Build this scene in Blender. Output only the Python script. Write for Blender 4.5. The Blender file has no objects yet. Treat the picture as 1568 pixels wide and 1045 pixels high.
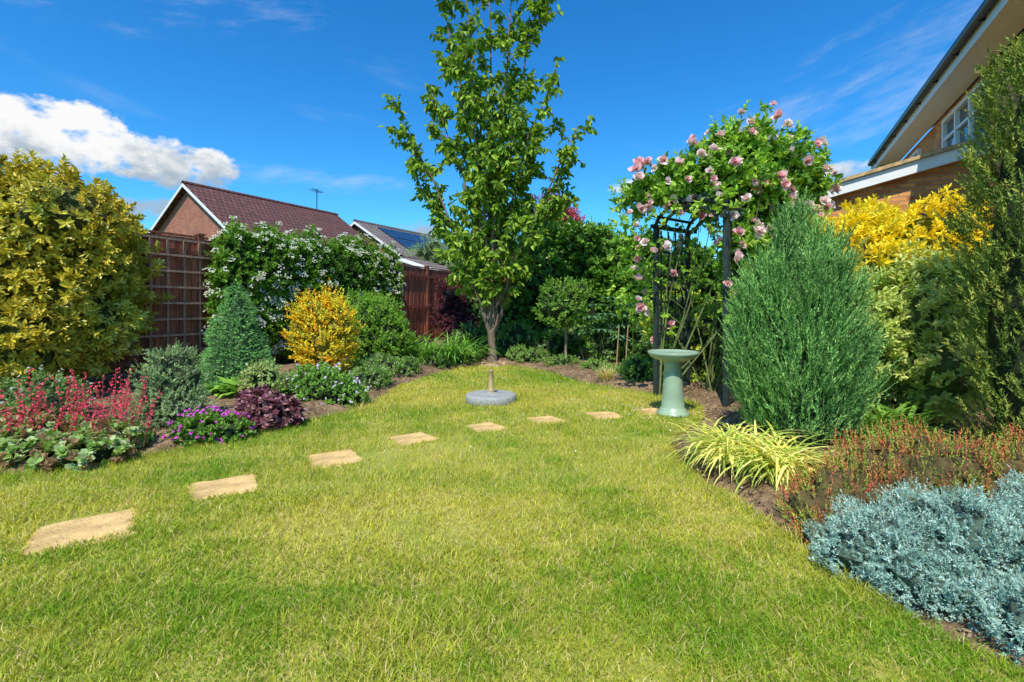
import bpy, math, numpy as np
from mathutils import Vector
rng=np.random.default_rng(7)
scene=bpy.context.scene
GAIN=1.3
# ------------------------------------------------------------------ helpers
def nrm(v): return v/np.maximum(np.linalg.norm(v,axis=-1,keepdims=True),1e-9)
def rdir(n): return nrm(rng.normal(size=(n,3)))
_k=rng.normal(size=(14,3)); _p=rng.uniform(0,6.28,14)
def noise3(P,f):
    P=np.asarray(P,float); s=0
    for i in range(14): s=s+np.sin(P@(_k[i]*f*(1+.12*i))+_p[i])
    return s/14**.5
class MB:
    def __init__(s): s.v=[];s.f=[];s.c=[];s.n=0
    def add(s,V,F,C,mat=0):
        V=np.asarray(V,float).reshape(-1,3);F=np.asarray(F,int)
        C=np.asarray(C,float)
        if C.ndim==1: C=np.tile(C[:3],(len(V),1))
        s.v.append(V);s.c.append(C[:,:3]);s.f.append((F+s.n,mat));s.n+=len(V)
    def box(s,c,size,rz=0,col=(.5,.5,.5),mat=0,M=None):
        x,y,z=[a/2 for a in size]
        V=np.array([[-x,-y,-z],[x,-y,-z],[x,y,-z],[-x,y,-z],[-x,-y,z],[x,-y,z],[x,y,z],[-x,y,z]])
        if M is not None: V=V@np.array(M).T
        ca,sa=math.cos(rz),math.sin(rz)
        V=V@np.array([[ca,sa,0],[-sa,ca,0],[0,0,1]])+np.array(c)
        s.add(V,[[0,3,2,1],[4,5,6,7],[0,1,5,4],[1,2,6,5],[2,3,7,6],[3,0,4,7]],col,mat)
    def tube(s,pts,rad,sides=7,col=(.2,.15,.1),mat=0,cap=True):
        pts=np.asarray(pts,float);k=len(pts);rad=np.broadcast_to(np.asarray(rad,float),(k,))
        T=nrm(np.gradient(pts,axis=0));up=np.array([0,0,1.]) if abs(T[0,2])<.9 else np.array([1.,0,0])
        A=nrm(np.cross(T,up));B=np.cross(T,A)
        a=np.linspace(0,2*math.pi,sides,endpoint=False)
        V=pts[:,None]+rad[:,None,None]*(np.cos(a)[None,:,None]*A[:,None]+np.sin(a)[None,:,None]*B[:,None])
        i=np.arange(k-1)[:,None]*sides;j=np.arange(sides)[None];j2=(j+1)%sides
        F=np.stack([i+j,i+j2,i+sides+j2,i+sides+j],-1).reshape(-1,4)
        s.add(V.reshape(-1,3),F,col,mat)
        if cap:
            s.add(V[-1],np.arange(sides)[None],col,mat)
    def lathe(s,prof,c,n=40,col=(.5,.5,.5),mat=0):
        a=np.linspace(0,2*math.pi,n,endpoint=False);prof=np.array(prof,float)
        V=np.stack([prof[:,0][:,None]*np.cos(a),prof[:,0][:,None]*np.sin(a),np.repeat(prof[:,1][:,None],n,1)],-1)+np.array(c)
        i=np.arange(len(prof)-1)[:,None]*n;j=np.arange(n)[None];j2=(j+1)%n
        F=np.stack([i+j,i+j2,i+n+j2,i+n+j],-1).reshape(-1,4)
        s.add(V.reshape(-1,3),F,col,mat)
    def leaves(s,P,D,N,L,W,C1,C2=None,kind='oval',mat=0,droop=.12,fold=.15):
        n=len(P);D=nrm(D);S=nrm(np.cross(D,N));N=np.cross(S,D)
        L=np.broadcast_to(L,(n,))[:,None];W=np.broadcast_to(W,(n,))[:,None]
        C1=np.broadcast_to(C1,(n,3));C2=C1 if C2 is None else np.broadcast_to(C2,(n,3))
        if kind=='oval':
            V=np.stack([P,P+.28*L*D+.45*W*S+fold*W*N,P+.68*L*D+.42*W*S+fold*W*N-droop*.4*L*N,P+L*D-droop*L*N,
                        P+.68*L*D-.42*W*S+fold*W*N-droop*.4*L*N,P+.28*L*D-.45*W*S+fold*W*N],1)
            C=np.stack([C1,C2,C2,C1,C2,C2],1);b=np.arange(n)[:,None]*6
            F=np.concatenate([b+np.array([[0,1,2,3]]),b+np.array([[0,3,4,5]])])
        else:
            V=np.stack([P,P+.4*L*D+.5*W*S,P+L*D,P+.4*L*D-.5*W*S],1)
            C=np.stack([C1,C2,C2,C2],1);b=np.arange(n)[:,None]*4
            F=b+np.array([[0,1,2,3]])
        s.add(V.reshape(-1,3),F,C.reshape(-1,3),mat)
    def ribbons(s,P,az,L,W,th0,th1,C,k=6,mat=0,Ctip=None):
        n=len(P);t=np.linspace(0,1,k)
        th=th0[:,None]+(th1-th0)[:,None]*t[None]
        ds=(L/(k-1))[:,None]
        h=np.cumsum(np.sin(th)*ds,1)-np.sin(th[:,:1])*ds;z=np.cumsum(np.cos(th)*ds,1)-np.cos(th[:,:1])*ds
        H=np.stack([np.cos(az),np.sin(az),0*az],1);S=np.stack([-np.sin(az),np.cos(az),0*az],1)
        c=P[:,None]+h[...,None]*H[:,None]+z[...,None]*np.array([0,0,1.])
        w=W[:,None]*(.65+.7*t*(1-t)*2)*(1-t**4)*.5
        V=np.stack([c+w[...,None]*S[:,None],c-w[...,None]*S[:,None]],2)
        C=np.broadcast_to(C,(n,3));Ct=C if Ctip is None else np.broadcast_to(Ctip,(n,3))
        CC=C[:,None]*(1-t)[None,:,None]+Ct[:,None]*t[None,:,None]
        CC=np.repeat(CC[:,:,None],2,2)
        b=(np.arange(n)*2*k)[:,None,None];i=(np.arange(k-1)*2)[None,:,None]
        F=(b+i+np.array([0,1,3,2])[None,None]).reshape(-1,4)
        s.add(V.reshape(-1,3),F,CC.reshape(-1,3),mat)
    def obj(s,name,mats,parent=None,smooth=False,loc=None,rz=0):
        V=np.concatenate(s.v);C=np.concatenate(s.c)
        lv=[];ls=[];mi=[];st=0
        for F,m in s.f:
            k=F.shape[1];lv.append(F.ravel());ls.append(st+np.arange(len(F))*k);mi.append(np.full(len(F),m));st+=F.size
        lv=np.concatenate(lv);ls=np.concatenate(ls);mi=np.concatenate(mi)
        me=bpy.data.meshes.new(name);me.vertices.add(len(V));me.vertices.foreach_set('co',V.ravel().astype(np.float32))
        me.loops.add(len(lv));me.loops.foreach_set('vertex_index',lv.astype(np.int32))
        me.polygons.add(len(ls));me.polygons.foreach_set('loop_start',ls.astype(np.int32))
        for m in mats: me.materials.append(m)
        me.polygons.foreach_set('material_index',mi.astype(np.int32))
        me.update(calc_edges=True)
        a=me.attributes.new('Col','FLOAT_COLOR','POINT')
        a.data.foreach_set('color',np.concatenate([C,np.ones((len(C),1))],1).ravel().astype(np.float32))
        me.polygons.foreach_set('use_smooth',np.full(len(ls),smooth))
        o=bpy.data.objects.new(name,me);scene.collection.objects.link(o)
        if parent: o.parent=parent
        if loc is not None: o.location=loc
        o.rotation_euler[2]=rz
        return o
def empty(name,loc=(0,0,0),rz=0):
    e=bpy.data.objects.new(name,None);e.empty_display_size=.2;e.location=loc;e.rotation_euler[2]=rz
    scene.collection.objects.link(e);return e
# ------------------------------------------------------------------ materials
def newmat(name):
    m=bpy.data.materials.new(name);m.use_nodes=True;nt=m.node_tree
    return m,nt,nt.nodes['Principled BSDF']
def N(nt,t,**kw):
    n=nt.nodes.new(t)
    for k,v in kw.items():
        if k in n.inputs: n.inputs[k].default_value=v
        else: setattr(n,k,v)
    return n
def foliage(name,trans=.3,rough=.5,spec=.3,tcol=(1.25,1.2,.5)):
    m,nt,b=newmat(name);a=N(nt,'ShaderNodeAttribute',attribute_name='Col')
    nt.links.new(a.outputs['Color'],b.inputs['Base Color']);b.inputs['Roughness'].default_value=rough
    b.inputs['Specular IOR Level'].default_value=spec
    if trans<=0: return m
    t=N(nt,'ShaderNodeBsdfTranslucent');mx=N(nt,'ShaderNodeMixShader');mx.inputs[0].default_value=trans
    v=N(nt,'ShaderNodeVectorMath',operation='MULTIPLY');v.inputs[1].default_value=tcol
    nt.links.new(a.outputs['Color'],v.inputs[0]);nt.links.new(v.outputs[0],t.inputs['Color'])
    nt.links.new(b.outputs[0],mx.inputs[1]);nt.links.new(t.outputs[0],mx.inputs[2])
    nt.links.new(mx.outputs[0],nt.nodes['Material Output'].inputs['Surface']);return m
def solid(name,col=None,rough=.7,scale=20,var=.25,bump=.2,spec=.3,bscale=None,stretch=(1,1,1)):
    m,nt,b=newmat(name);tc=N(nt,'ShaderNodeTexCoord');mp=N(nt,'ShaderNodeMapping');mp.inputs['Scale'].default_value=stretch
    nt.links.new(tc.outputs['Object'],mp.inputs[0])
    no=N(nt,'ShaderNodeTexNoise');no.inputs['Scale'].default_value=scale;no.inputs['Detail'].default_value=6
    nt.links.new(mp.outputs[0],no.inputs['Vector'])
    mr=N(nt,'ShaderNodeMapRange');mr.inputs[1].default_value=.3;mr.inputs[2].default_value=.7
    mr.inputs[3].default_value=1-var;mr.inputs[4].default_value=1+var;nt.links.new(no.outputs[0],mr.inputs[0])
    v=N(nt,'ShaderNodeVectorMath',operation='SCALE');nt.links.new(mr.outputs[0],v.inputs['Scale'])
    if col is None:
        a=N(nt,'ShaderNodeAttribute',attribute_name='Col');nt.links.new(a.outputs['Color'],v.inputs[0])
    else: v.inputs[0].default_value=col
    nt.links.new(v.outputs[0],b.inputs['Base Color']);b.inputs['Roughness'].default_value=rough
    b.inputs['Specular IOR Level'].default_value=spec
    n2=N(nt,'ShaderNodeTexNoise');n2.inputs['Scale'].default_value=bscale or scale*3;n2.inputs['Detail'].default_value=5
    nt.links.new(mp.outputs[0],n2.inputs['Vector'])
    bp=N(nt,'ShaderNodeBump');bp.inputs['Strength'].default_value=bump;bp.inputs['Distance'].default_value=.02
    nt.links.new(n2.outputs[0],bp.inputs['Height']);nt.links.new(bp.outputs[0],b.inputs['Normal']);return m
def brick(name,c1,c2,mortar,bw=.225,rh=.075,ms=.006,use='wall',rough=.85):
    m,nt,b=newmat(name);tc=N(nt,'ShaderNodeTexCoord');sp=N(nt,'ShaderNodeSeparateXYZ');nt.links.new(tc.outputs['Object'],sp.inputs[0])
    cb=N(nt,'ShaderNodeCombineXYZ')
    if use=='wall':
        ad=N(nt,'ShaderNodeMath',operation='ADD');nt.links.new(sp.outputs[0],ad.inputs[0]);nt.links.new(sp.outputs[1],ad.inputs[1])
        nt.links.new(ad.outputs[0],cb.inputs[0]);nt.links.new(sp.outputs[2],cb.inputs[1])
    else:
        ml=N(nt,'ShaderNodeMath',operation='MULTIPLY');ml.inputs[1].default_value=1.5
        nt.links.new(sp.outputs[2],ml.inputs[0]);nt.links.new(sp.outputs[0],cb.inputs[0]);nt.links.new(ml.outputs[0],cb.inputs[1])
    br=N(nt,'ShaderNodeTexBrick');nt.links.new(cb.outputs[0],br.inputs['Vector'])
    br.inputs['Color1'].default_value=(*c1,1);br.inputs['Color2'].default_value=(*c2,1);br.inputs['Mortar'].default_value=(*mortar,1)
    br.inputs['Scale'].default_value=1;br.inputs['Mortar Size'].default_value=ms;br.inputs['Brick Width'].default_value=bw;br.inputs['Row Height'].default_value=rh
    no=N(nt,'ShaderNodeTexNoise');no.inputs['Scale'].default_value=2.5;no.inputs['Detail'].default_value=8;nt.links.new(tc.outputs['Object'],no.inputs['Vector'])
    mr=N(nt,'ShaderNodeMapRange');mr.inputs[3].default_value=.55;mr.inputs[4].default_value=1.4;nt.links.new(no.outputs[0],mr.inputs[0])
    v=N(nt,'ShaderNodeVectorMath',operation='SCALE');nt.links.new(br.outputs['Color'],v.inputs[0]);nt.links.new(mr.outputs[0],v.inputs['Scale'])
    nt.links.new(v.outputs[0],b.inputs['Base Color']);b.inputs['Roughness'].default_value=rough
    bp=N(nt,'ShaderNodeBump');bp.inputs['Strength'].default_value=.6;bp.inputs['Distance'].default_value=.01;bp.invert=True
    nt.links.new(br.outputs['Fac'],bp.inputs['Height']);nt.links.new(bp.outputs[0],b.inputs['Normal']);return m
F_LEAF=foliage('leaf_soft',.30,.5,.3);F_GLOSS=foliage('leaf_glossy',.2,.36,.4);F_NEEDLE=foliage('needle',0,.65,.2)
F_PETAL=foliage('petal',.3,.6,.2,(1.02,1,1));F_GRASS=foliage('grass_blade',.3,.5,.25)
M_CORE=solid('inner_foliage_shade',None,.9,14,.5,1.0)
M_BARK=solid('bark',None,.85,9,.35,.8,stretch=(1,1,.25))
M_WHITE=solid('white_paint',(.80,.80,.78),.45,3,.05,.03)
M_DARKPVC=solid('dark_gutter',(.02,.014,.012),.35,3,.1,.02)
M_FENCE=solid('fence_timber',None,.8,5,.4,.35,stretch=(6,6,.6))
M_ARCH=solid('arch_painted_timber',(.03,.046,.040),.5,15,.3,.2)
M_STONE=solid('paving_sandstone',(.68,.45,.18),.9,9,.28,.6,bscale=60)
M_CONC=solid('granite_concrete',(.36,.36,.34),.85,120,.7,.4)
M_BATH=solid('glazed_sage_pottery',(.31,.43,.29),.32,6,.12,.05,.5)
M_BRASS=solid('weathered_post',(.40,.30,.14),.5,20,.25,.1)
M_GLASS,nt,b=newmat('window_glass');b.inputs['Base Color'].default_value=(.05,.07,.09,1);b.inputs['Roughness'].default_value=.05;b.inputs['Specular IOR Level'].default_value=.9
M_SOLAR,nt,b=newmat('solar_glass');b.inputs['Base Color'].default_value=(.02,.03,.06,1);b.inputs['Roughness'].default_value=.15
M_WATER,nt,b=newmat('bath_water');b.inputs['Base Color'].default_value=(.12,.16,.12,1);b.inputs['Roughness'].default_value=.03
M_BRICKY=brick('buff_brick',(.80,.36,.10),(.55,.15,.04),(.36,.25,.15),ms=.010)
M_BRICKR=brick('red_brick',(.42,.14,.07),(.32,.10,.06),(.38,.3,.24))
M_TILE=brick('brown_roof_tile',(.19,.07,.055),(.14,.05,.042),(.045,.02,.016),.24,.3,.028,'roof')
M_TILE2=brick('grey_roof_tile',(.24,.19,.17),(.20,.15,.13),(.09,.07,.06),.3,.3,.03,'roof')
M_TAN=solid('tan_verge_tile',(.50,.34,.16),.8,12,.35,.3)
# ------------------------------------------------------------------ ground
lawn_ctrl=[(-3.70,3.49),(-2.75,4.2),(-2.26,5.0),(-1.81,5.97),(-1.68,7.6),(-1.25,9.1),(-.9,9.7),(-.2,9.95),(.57,9.2),(1.19,7.7),(1.85,6.9),(2.3,6.1),(2.1,5.3),(1.5,4.5),(1.36,3.9),(1.36,3.3),(1.46,2.8),(1.48,2.26),(1.56,1.85),(1.75,1.5),(1.9,.5),(1.9,-3.8),(-7.2,-3.8),(-6.8,1.2),(-5,2.7)]
def catmull(c,k=8):
    c=np.array(c,float);n=len(c);o=[]
    for i in range(n):
        p0,p1,p2,p3=c[i-1],c[i],c[(i+1)%n],c[(i+2)%n]
        for t in np.linspace(0,1,k,endpoint=False):
            o.append(.5*((2*p1)+(-p0+p2)*t+(2*p0-5*p1+4*p2-p3)*t*t+(-p0+3*p1-3*p2+p3)*t**3))
    return np.array(o)
LP=catmull(lawn_ctrl)
LP=LP+np.stack([np.sin(LP[:,1]*13+LP[:,0]*9),np.cos(LP[:,0]*15+LP[:,1]*7)],1)*.012
def inside(x,y,poly=LP):
    r=np.zeros(len(x),bool);j=len(poly)-1
    for i in range(len(poly)):
        xi,yi=poly[i];xj,yj=poly[j]
        if yi!=yj:
            r^=((yi>y)!=(yj>y))&(x<(xj-xi)*(y-yi)/(yj-yi)+xi)
        j=i
    return r
def pdist(x,y,poly=LP):
    d=np.full(len(x),1e9);A=poly;B=np.roll(poly,-1,0)
    for a,b in zip(A,B):
        ab=b-a;t=np.clip(((x-a[0])*ab[0]+(y-a[1])*ab[1])/(ab@ab+1e-12),0,1)
        d=np.minimum(d,np.hypot(x-a[0]-t*ab[0],y-a[1]-t*ab[1]))
    return d
M_SOIL=solid('soil',None,.95,18,.5,1.0,bscale=70)
M_LAND=solid('distant_grass_land',(.07,.11,.02),.95,.6,.4,.3)
g=MB();g.add([[-400,-400,-.12],[400,-400,-.12],[400,400,-.12],[-400,400,-.12]],[[0,1,2,3]],(.1,.1,.03));g.obj('ground',[M_LAND])
nx,ny=210,270
xs=np.linspace(-9,10.5,nx);ys=np.linspace(-4,19,ny);X,Y=np.meshgrid(xs,ys);x=X.ravel();y=Y.ravel()
ins=inside(x,y);d=pdist(x,y)
z=np.where(ins,-.03,.005+np.minimum(d*.22,.10)+.018*noise3(np.stack([x,y,0*x],1),7)+.008*noise3(np.stack([x,y,0*x],1),26))
g=MB();i=np.arange(ny-1)[:,None]*nx;j=np.arange(nx-1)[None]
sc=np.array([.24,.155,.085])*(1+.25*noise3(np.stack([x,y,0*x],1),4)[:,None])
g.add(np.stack([x,y,z],1),np.stack([i+j,i+j+1,i+nx+j+1,i+nx+j],-1).reshape(-1,4),sc)
n=32000;cx=rng.uniform(-5.5,5,n);cy=rng.uniform(1,11,n);k=(~inside(cx,cy))&(pdist(cx,cy)<1.2);cx=cx[k];cy=cy[k];n=len(cx)
cz=.012+np.minimum(pdist(cx,cy)*.22,.10)+.018*noise3(np.stack([cx,cy,0*cx],1),7)
cc=np.array([[.26,.17,.10],[.38,.27,.15],[.14,.09,.05],[.46,.37,.24]])[rng.integers(0,4,n)]
dd=rdir(n);dd[:,2]*=.4
g.leaves(np.stack([cx,cy,cz],1),dd,rdir(n),rng.uniform(.012,.045,n),rng.uniform(.008,.02,n),cc,kind='oval',fold=.4)
g.obj('soil_beds',[M_SOIL],smooth=False)
m,nt,b=newmat('lawn_turf');M_TURF=m
tc=N(nt,'ShaderNodeTexCoord');n1=N(nt,'ShaderNodeTexNoise');n1.inputs['Scale'].default_value=1.3;n1.inputs['Detail'].default_value=8
nt.links.new(tc.outputs['Object'],n1.inputs['Vector']);cr=N(nt,'ShaderNodeValToRGB');nt.links.new(n1.outputs[0],cr.inputs[0])
cr.color_ramp.elements[0].position=.35;cr.color_ramp.elements[0].color=(.20,.27,.02,1);cr.color_ramp.elements[1].position=.66;cr.color_ramp.elements[1].color=(.46,.39,.09,1)
nt.links.new(cr.outputs[0],b.inputs['Base Color']);b.inputs['Roughness'].default_value=.95
import bmesh
bm=bmesh.new();vs=[bm.verts.new((p[0],p[1],.03)) for p in LP];es=[bm.edges.new((vs[i],vs[(i+1)%len(vs)])) for i in range(len(vs))]
bmesh.ops.triangle_fill(bm,use_beauty=True,use_dissolve=False,edges=es)
low=[bm.verts.new((p[0],p[1],-.04)) for p in LP]
for i in range(len(vs)): k=(i+1)%len(vs);bm.faces.new((vs[i],vs[k],low[k],low[i]))
bmesh.ops.recalc_face_normals(bm,faces=bm.faces)
me=bpy.data.meshes.new('lawn');bm.to_mesh(me);me.materials.append(M_TURF);o=bpy.data.objects.new('lawn',me);scene.collection.objects.link(o)
stones=[(-2.34,2.64,.43,.62),(-1.94,3.27,.38,.55),(-1.43,3.87,.37,.5),(-.92,4.47,.35,.6),(-.28,4.89,.34,.5),(.35,5.2,.32,.45),(1.03,5.42,.35,.3),(1.66,5.62,.33,.4)]
for (sx,sy,w,r) in stones:
    g=MB();cor=[]
    a=np.array([[-1,-1],[1,-1],[1,1],[-1,1]])*w/2+rng.normal(0,.018,(4,2))
    for q in range(4):
        p,pn=a[q],a[(q+1)%4]
        for t in np.linspace(.07,.93,7): cor.append(p*(1-t)+pn*t+rng.normal(0,.007,2))
    cor=np.array(cor);ca,sa=math.cos(r),math.sin(r);cor=cor@np.array([[ca,sa],[-sa,ca]]);n=len(cor)
    V=np.concatenate([np.c_[cor,np.full(n,.0)],np.c_[cor,np.full(n,.032)],np.c_[cor*.96,np.full(n,.038)]])
    F=[[i,(i+1)%n,(i+1)%n+n,i+n] for i in range(n)]+[[i+n,(i+1)%n+n,(i+1)%n+2*n,i+2*n] for i in range(n)]
    g.add(V,F,(.5,.4,.2));g.add(V[2*n:],[list(range(n))],(.5,.4,.2))
    g.obj('stepping_stone',[M_STONE],loc=(sx,sy,0))
def grass():
    g=MB()
    for (y0,y1,den,h,w,seg) in [(1.2,2.1,24000,.036,.0032,2),(2.1,3.2,16000,.038,.0040,2),(3.2,5,9500,.040,.0055,1),(5,7.3,4800,.042,.008,1),(7.3,10.2,2800,.044,.0115,1)]:
        x0,x1=max(-5.5,-y1*1.12),min(2.6,y1*1.12);n=int((x1-x0)*(y1-y0)*den)
        x=rng.uniform(x0,x1,n);y=rng.uniform(y0,y1,n);k=inside(x,y)
        for (sx,sy,sw,r) in stones:
            ca,sa=math.cos(r),math.sin(r);u=(x-sx)*ca+(y-sy)*sa;v=-(x-sx)*sa+(y-sy)*ca
            k&=~((abs(u)<sw/2-.012)&(abs(v)<sw/2-.012))
        k&=np.hypot(x+.27,y-6.2)>.31; k&=np.hypot(x+.42,y-10.2)>.4
        P=np.stack([x,y,0*x],1);no=noise3(P,2.2)+.6*noise3(P,8)+.6*noise3(P,19);thin=rng.random(n)<np.clip(.95-.25*no,.2,1);k&=thin
        x=x[k];y=y[k];no=no[k];n=len(x);P=np.stack([x,y,np.full(n,.028)],1)
        edge=pdist(x,y)
        dry=np.clip(.54+.26*no+.36*noise3(P,.9)+rng.normal(0,.22,n),0,1)[:,None]
        c=np.array([.18,.35,.012])*(1-dry)+np.array([.56,.54,.06])*dry
        dead=rng.random(n)<(.05+.18*dry[:,0]);c[dead]=np.array([.70,.57,.25])
        c*=rng.uniform(.65,1.35,(n,1))
        hh=h*rng.uniform(.5,1.45,n)*(1+.25*noise3(P,5))*np.where(edge<.06,1.4,1)
        D=nrm(np.stack([rng.normal(0,.45,n),rng.normal(0,.45,n),np.ones(n)],1));a=rng.uniform(0,6.28,n)
        S=np.stack([np.cos(a),np.sin(a),0*a],1);W=(w*rng.uniform(.7,1.3,n))[:,None]
        bend=nrm(np.stack([rng.normal(0,1,n),rng.normal(0,1,n),0*a],1))*(hh*rng.uniform(.2,.9,n))[:,None]
        if seg==2:
            V=np.stack([P-S*W*.5,P+S*W*.5,P+D*hh[:,None]*.55+S*W*.45+bend*.25,P+D*hh[:,None]*.55-S*W*.45+bend*.25,P+D*hh[:,None]*.9+bend],1)
            bI=np.arange(n)[:,None]*5;C=np.repeat((c)[:,None],5,1)
            g.add(V.reshape(-1,3),bI+np.array([[0,1,2,3]]),C.reshape(-1,3))
            g.f.append((bI+np.array([[3,2,4]])+(g.n-n*5),0))
        else:
            V=np.stack([P-S*W*.5,P+S*W*.5,P+D*hh[:,None]+bend*.7],1);C=np.repeat(c[:,None],3,1)
            g.add(V.reshape(-1,3),np.arange(n)[:,None]*3+np.array([[0,1,2]]),C.reshape(-1,3))
    o=g.obj('lawn_grass',[F_GRASS]);return o
grass()
g=MB();n=90;px=rng.normal(1.75,.4,n);py=rng.normal(5.6,.4,n);px[:10]=rng.uniform(-.5,1.4,10);py[:10]=rng.uniform(3.4,5.5,10);dd=rdir(n);dd[:,2]*=.2
nn=rdir(n)*.4+np.array([0,0,1])
g.leaves(np.stack([px,py,np.full(n,.068)],1),dd,nn,.026,.022,np.array([.8,.74,.72]));g.obj('fallen_petals',[F_PETAL])
# ------------------------------------------------------------------ plant generator
def pick(pal,n,w=None,gain=None):
    pal=np.array(pal,float)*(gain or GAIN);return pal[rng.choice(len(pal),n,p=w)]
def sprig_leaves(g,P,A,Ls,m,L,W,c,spread=60,c2=None,kind='oval',mat=0,gray=.18,upN=.3,droop=.12,taper=.3,fold=.15):
    n=len(P);Ls=np.broadcast_to(Ls,(n,))
    t=np.tile((np.arange(m)+.5)/m,(n,1))+rng.uniform(-.4/m,.4/m,(n,m))
    R=rdir(n*m).reshape(n,m,3);A3=A[:,None];R=nrm(R-(R*A3).sum(-1,keepdims=True)*A3)
    sp=np.radians(spread)*(rng.uniform(.65,1.2,(n,m)))*(1-.45*t)
    D=np.cos(sp)[...,None]*A3+np.sin(sp)[...,None]*R
    Pp=P[:,None]+A3*(Ls[:,None]*t)[...,None]
    Nn=A3*1.0+rdir(n*m).reshape(n,m,3)*.5+np.array([0,-.0,upN])
    sc=(1-taper*t)*rng.uniform(.75,1.2,(n,m))
    cc=np.repeat(c[:,None],m,1)*rng.uniform(1-gray,1+gray,(n,m,1))
    e=None
    if c2 is not None: e=(np.broadcast_to(c2,(n*m,3))*rng.uniform(.8,1.2,(n*m,1)))
    g.leaves(Pp.reshape(-1,3),D.reshape(-1,3),Nn.reshape(-1,3),(L*sc).ravel(),(W*sc).ravel(),cc.reshape(-1,3),e,kind,mat,droop,fold)
def blob_points(blobs,n,lump=.12,lf=3.,rmin=.8,zmin=.02):
    bl=np.array(blobs,float);ar=(bl[:,3]*bl[:,4]+bl[:,3]*bl[:,5]+bl[:,4]*bl[:,5]);w=ar/ar.sum()
    idx=rng.choice(len(bl),n*2,p=w);D=rdir(n*2);c=bl[idx,:3];r=bl[idx,3:]
    lm=1+lump*noise3(c+D*r,lf)
    q=rng.uniform(rmin,1.0,n*2)*lm
    P=c+D*r*q[:,None];ok=P[:,2]>zmin
    for k in range(len(bl)):
        e=np.linalg.norm((P-bl[k,:3])/bl[k,3:],axis=1);ok&=~((e<.72)&(idx!=k))
    P=P[ok];D=nrm(D[ok]/r[ok]);return P[:n],D[:n]
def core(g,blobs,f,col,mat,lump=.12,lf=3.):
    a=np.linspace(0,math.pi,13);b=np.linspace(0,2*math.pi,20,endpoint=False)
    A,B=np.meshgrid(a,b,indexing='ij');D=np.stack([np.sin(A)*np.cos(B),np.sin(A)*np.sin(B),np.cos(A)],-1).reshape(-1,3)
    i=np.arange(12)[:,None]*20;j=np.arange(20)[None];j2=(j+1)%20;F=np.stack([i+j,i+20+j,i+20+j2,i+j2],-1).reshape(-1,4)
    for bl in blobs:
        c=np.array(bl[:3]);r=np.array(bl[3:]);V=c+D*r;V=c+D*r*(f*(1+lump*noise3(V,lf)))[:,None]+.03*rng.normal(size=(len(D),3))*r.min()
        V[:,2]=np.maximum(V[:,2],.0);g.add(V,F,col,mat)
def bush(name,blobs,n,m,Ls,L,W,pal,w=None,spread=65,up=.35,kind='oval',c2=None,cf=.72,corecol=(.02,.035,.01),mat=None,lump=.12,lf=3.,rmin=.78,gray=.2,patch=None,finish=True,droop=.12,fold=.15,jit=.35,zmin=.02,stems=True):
    g=MB();P,D=blob_points(blobs,n,lump,lf,rmin,zmin);n=len(P)
    A=nrm(D+np.array([0,0,up])+rng.normal(0,jit,(n,3)));c=pick(pal,n,w)
    if patch is not None:
        f=np.clip(.5+.5*noise3(P,patch[1]),0,1)[:,None];c=c*(1-f)+np.array(patch[0])*f*GAIN
    sprig_leaves(g,P-A*Ls*.5,A,Ls*rng.uniform(.6,1.3,n),m,L,W,c,spread,c2,kind,0,gray,droop=droop,fold=fold)
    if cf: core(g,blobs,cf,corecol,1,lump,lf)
    if stems:
        bl=np.array(blobs);cx,cy=bl[:,0].mean(),bl[:,1].mean()
        for q in range(5):
            b=bl[rng.integers(len(bl))];p0=np.array([cx+rng.normal(0,.05),cy+rng.normal(0,.05),0]);p1=b[:3]+rdir(1)[0]*b[3:]*.4
            g.tube([p0,(p0+p1)/2+[0,0,.05],p1],[.025,.018,.008],5,(.12,.08,.05),2)
    if finish: return g.obj(name,[mat or F_LEAF,M_CORE,M_BARK])
    return g,P,A
def flowers(g,P,A,r,npet,col,ring=70,W=.8,mat=3,center=(.6,.45,.1),cs=.25,gray=.1):
    n=len(P);c=np.broadcast_to(col,(n,3))
    sprig_leaves(g,P,A,.001,npet,r,r*W,c,ring,None,'oval',mat,gray,droop=-.1,taper=0)
    if center is not None:
        sprig_leaves(g,P+A*.002,A,.001,4,r*cs,r*cs,np.broadcast_to(center,(n,3)),50,None,'oval',mat,.1)
MATS=[F_LEAF,M_CORE,M_BARK,F_PETAL]
bush('variegated_elaeagnus_bush',[(-6.5,6.5,1.55,1.45,1.3,1.45),(-5.95,6.3,2.3,.9,.9,.72),(-6.9,6.0,2.3,1.1,.9,.85),(-5.85,6.35,1.15,.75,.8,.8),(-7.6,5.4,1.6,1.2,1.2,1.5),(-5.85,5.75,.8,.6,.6,.6),(-6.4,5.5,1.0,.8,.6,.9)],
     4300,13,.13,.105,.05,[(.66,.54,.05),(.58,.50,.07),(.38,.43,.08),(.70,.60,.15)],spread=72,up=.3,c2=(.26,.33,.05),corecol=(.08,.09,.02),lump=.16,lf=3.5,rmin=.72,mat=F_GLOSS,patch=((.64,.45,.03),1.2))
hb=[]
for t in np.linspace(.15,.59,10):
    hb.append((-6+3.9*t+.34,7.7+9.1*t-.15,1.95+.03*math.sin(t*30),.40,.62,.92+.03*math.cos(t*40)))
    hb.append((-6+3.9*t+.36,7.7+9.1*t-.15,1.0,.40,.6,.85))
g,P,A=bush('x',hb,5400,10,.13,.08,.038,[(.09,.19,.025),(.14,.28,.03),(.055,.125,.018),(.20,.35,.045)],lump=.12,corecol=(.016,.034,.01),finish=False,patch=((.16,.31,.025),1.5))
k=(rng.random(len(P))<.15)&(noise3(P,1.1)>-.7);fp=P[k]+A[k]*.11;fa=nrm(A[k]+np.array([.3,-.5,.5]))
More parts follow.
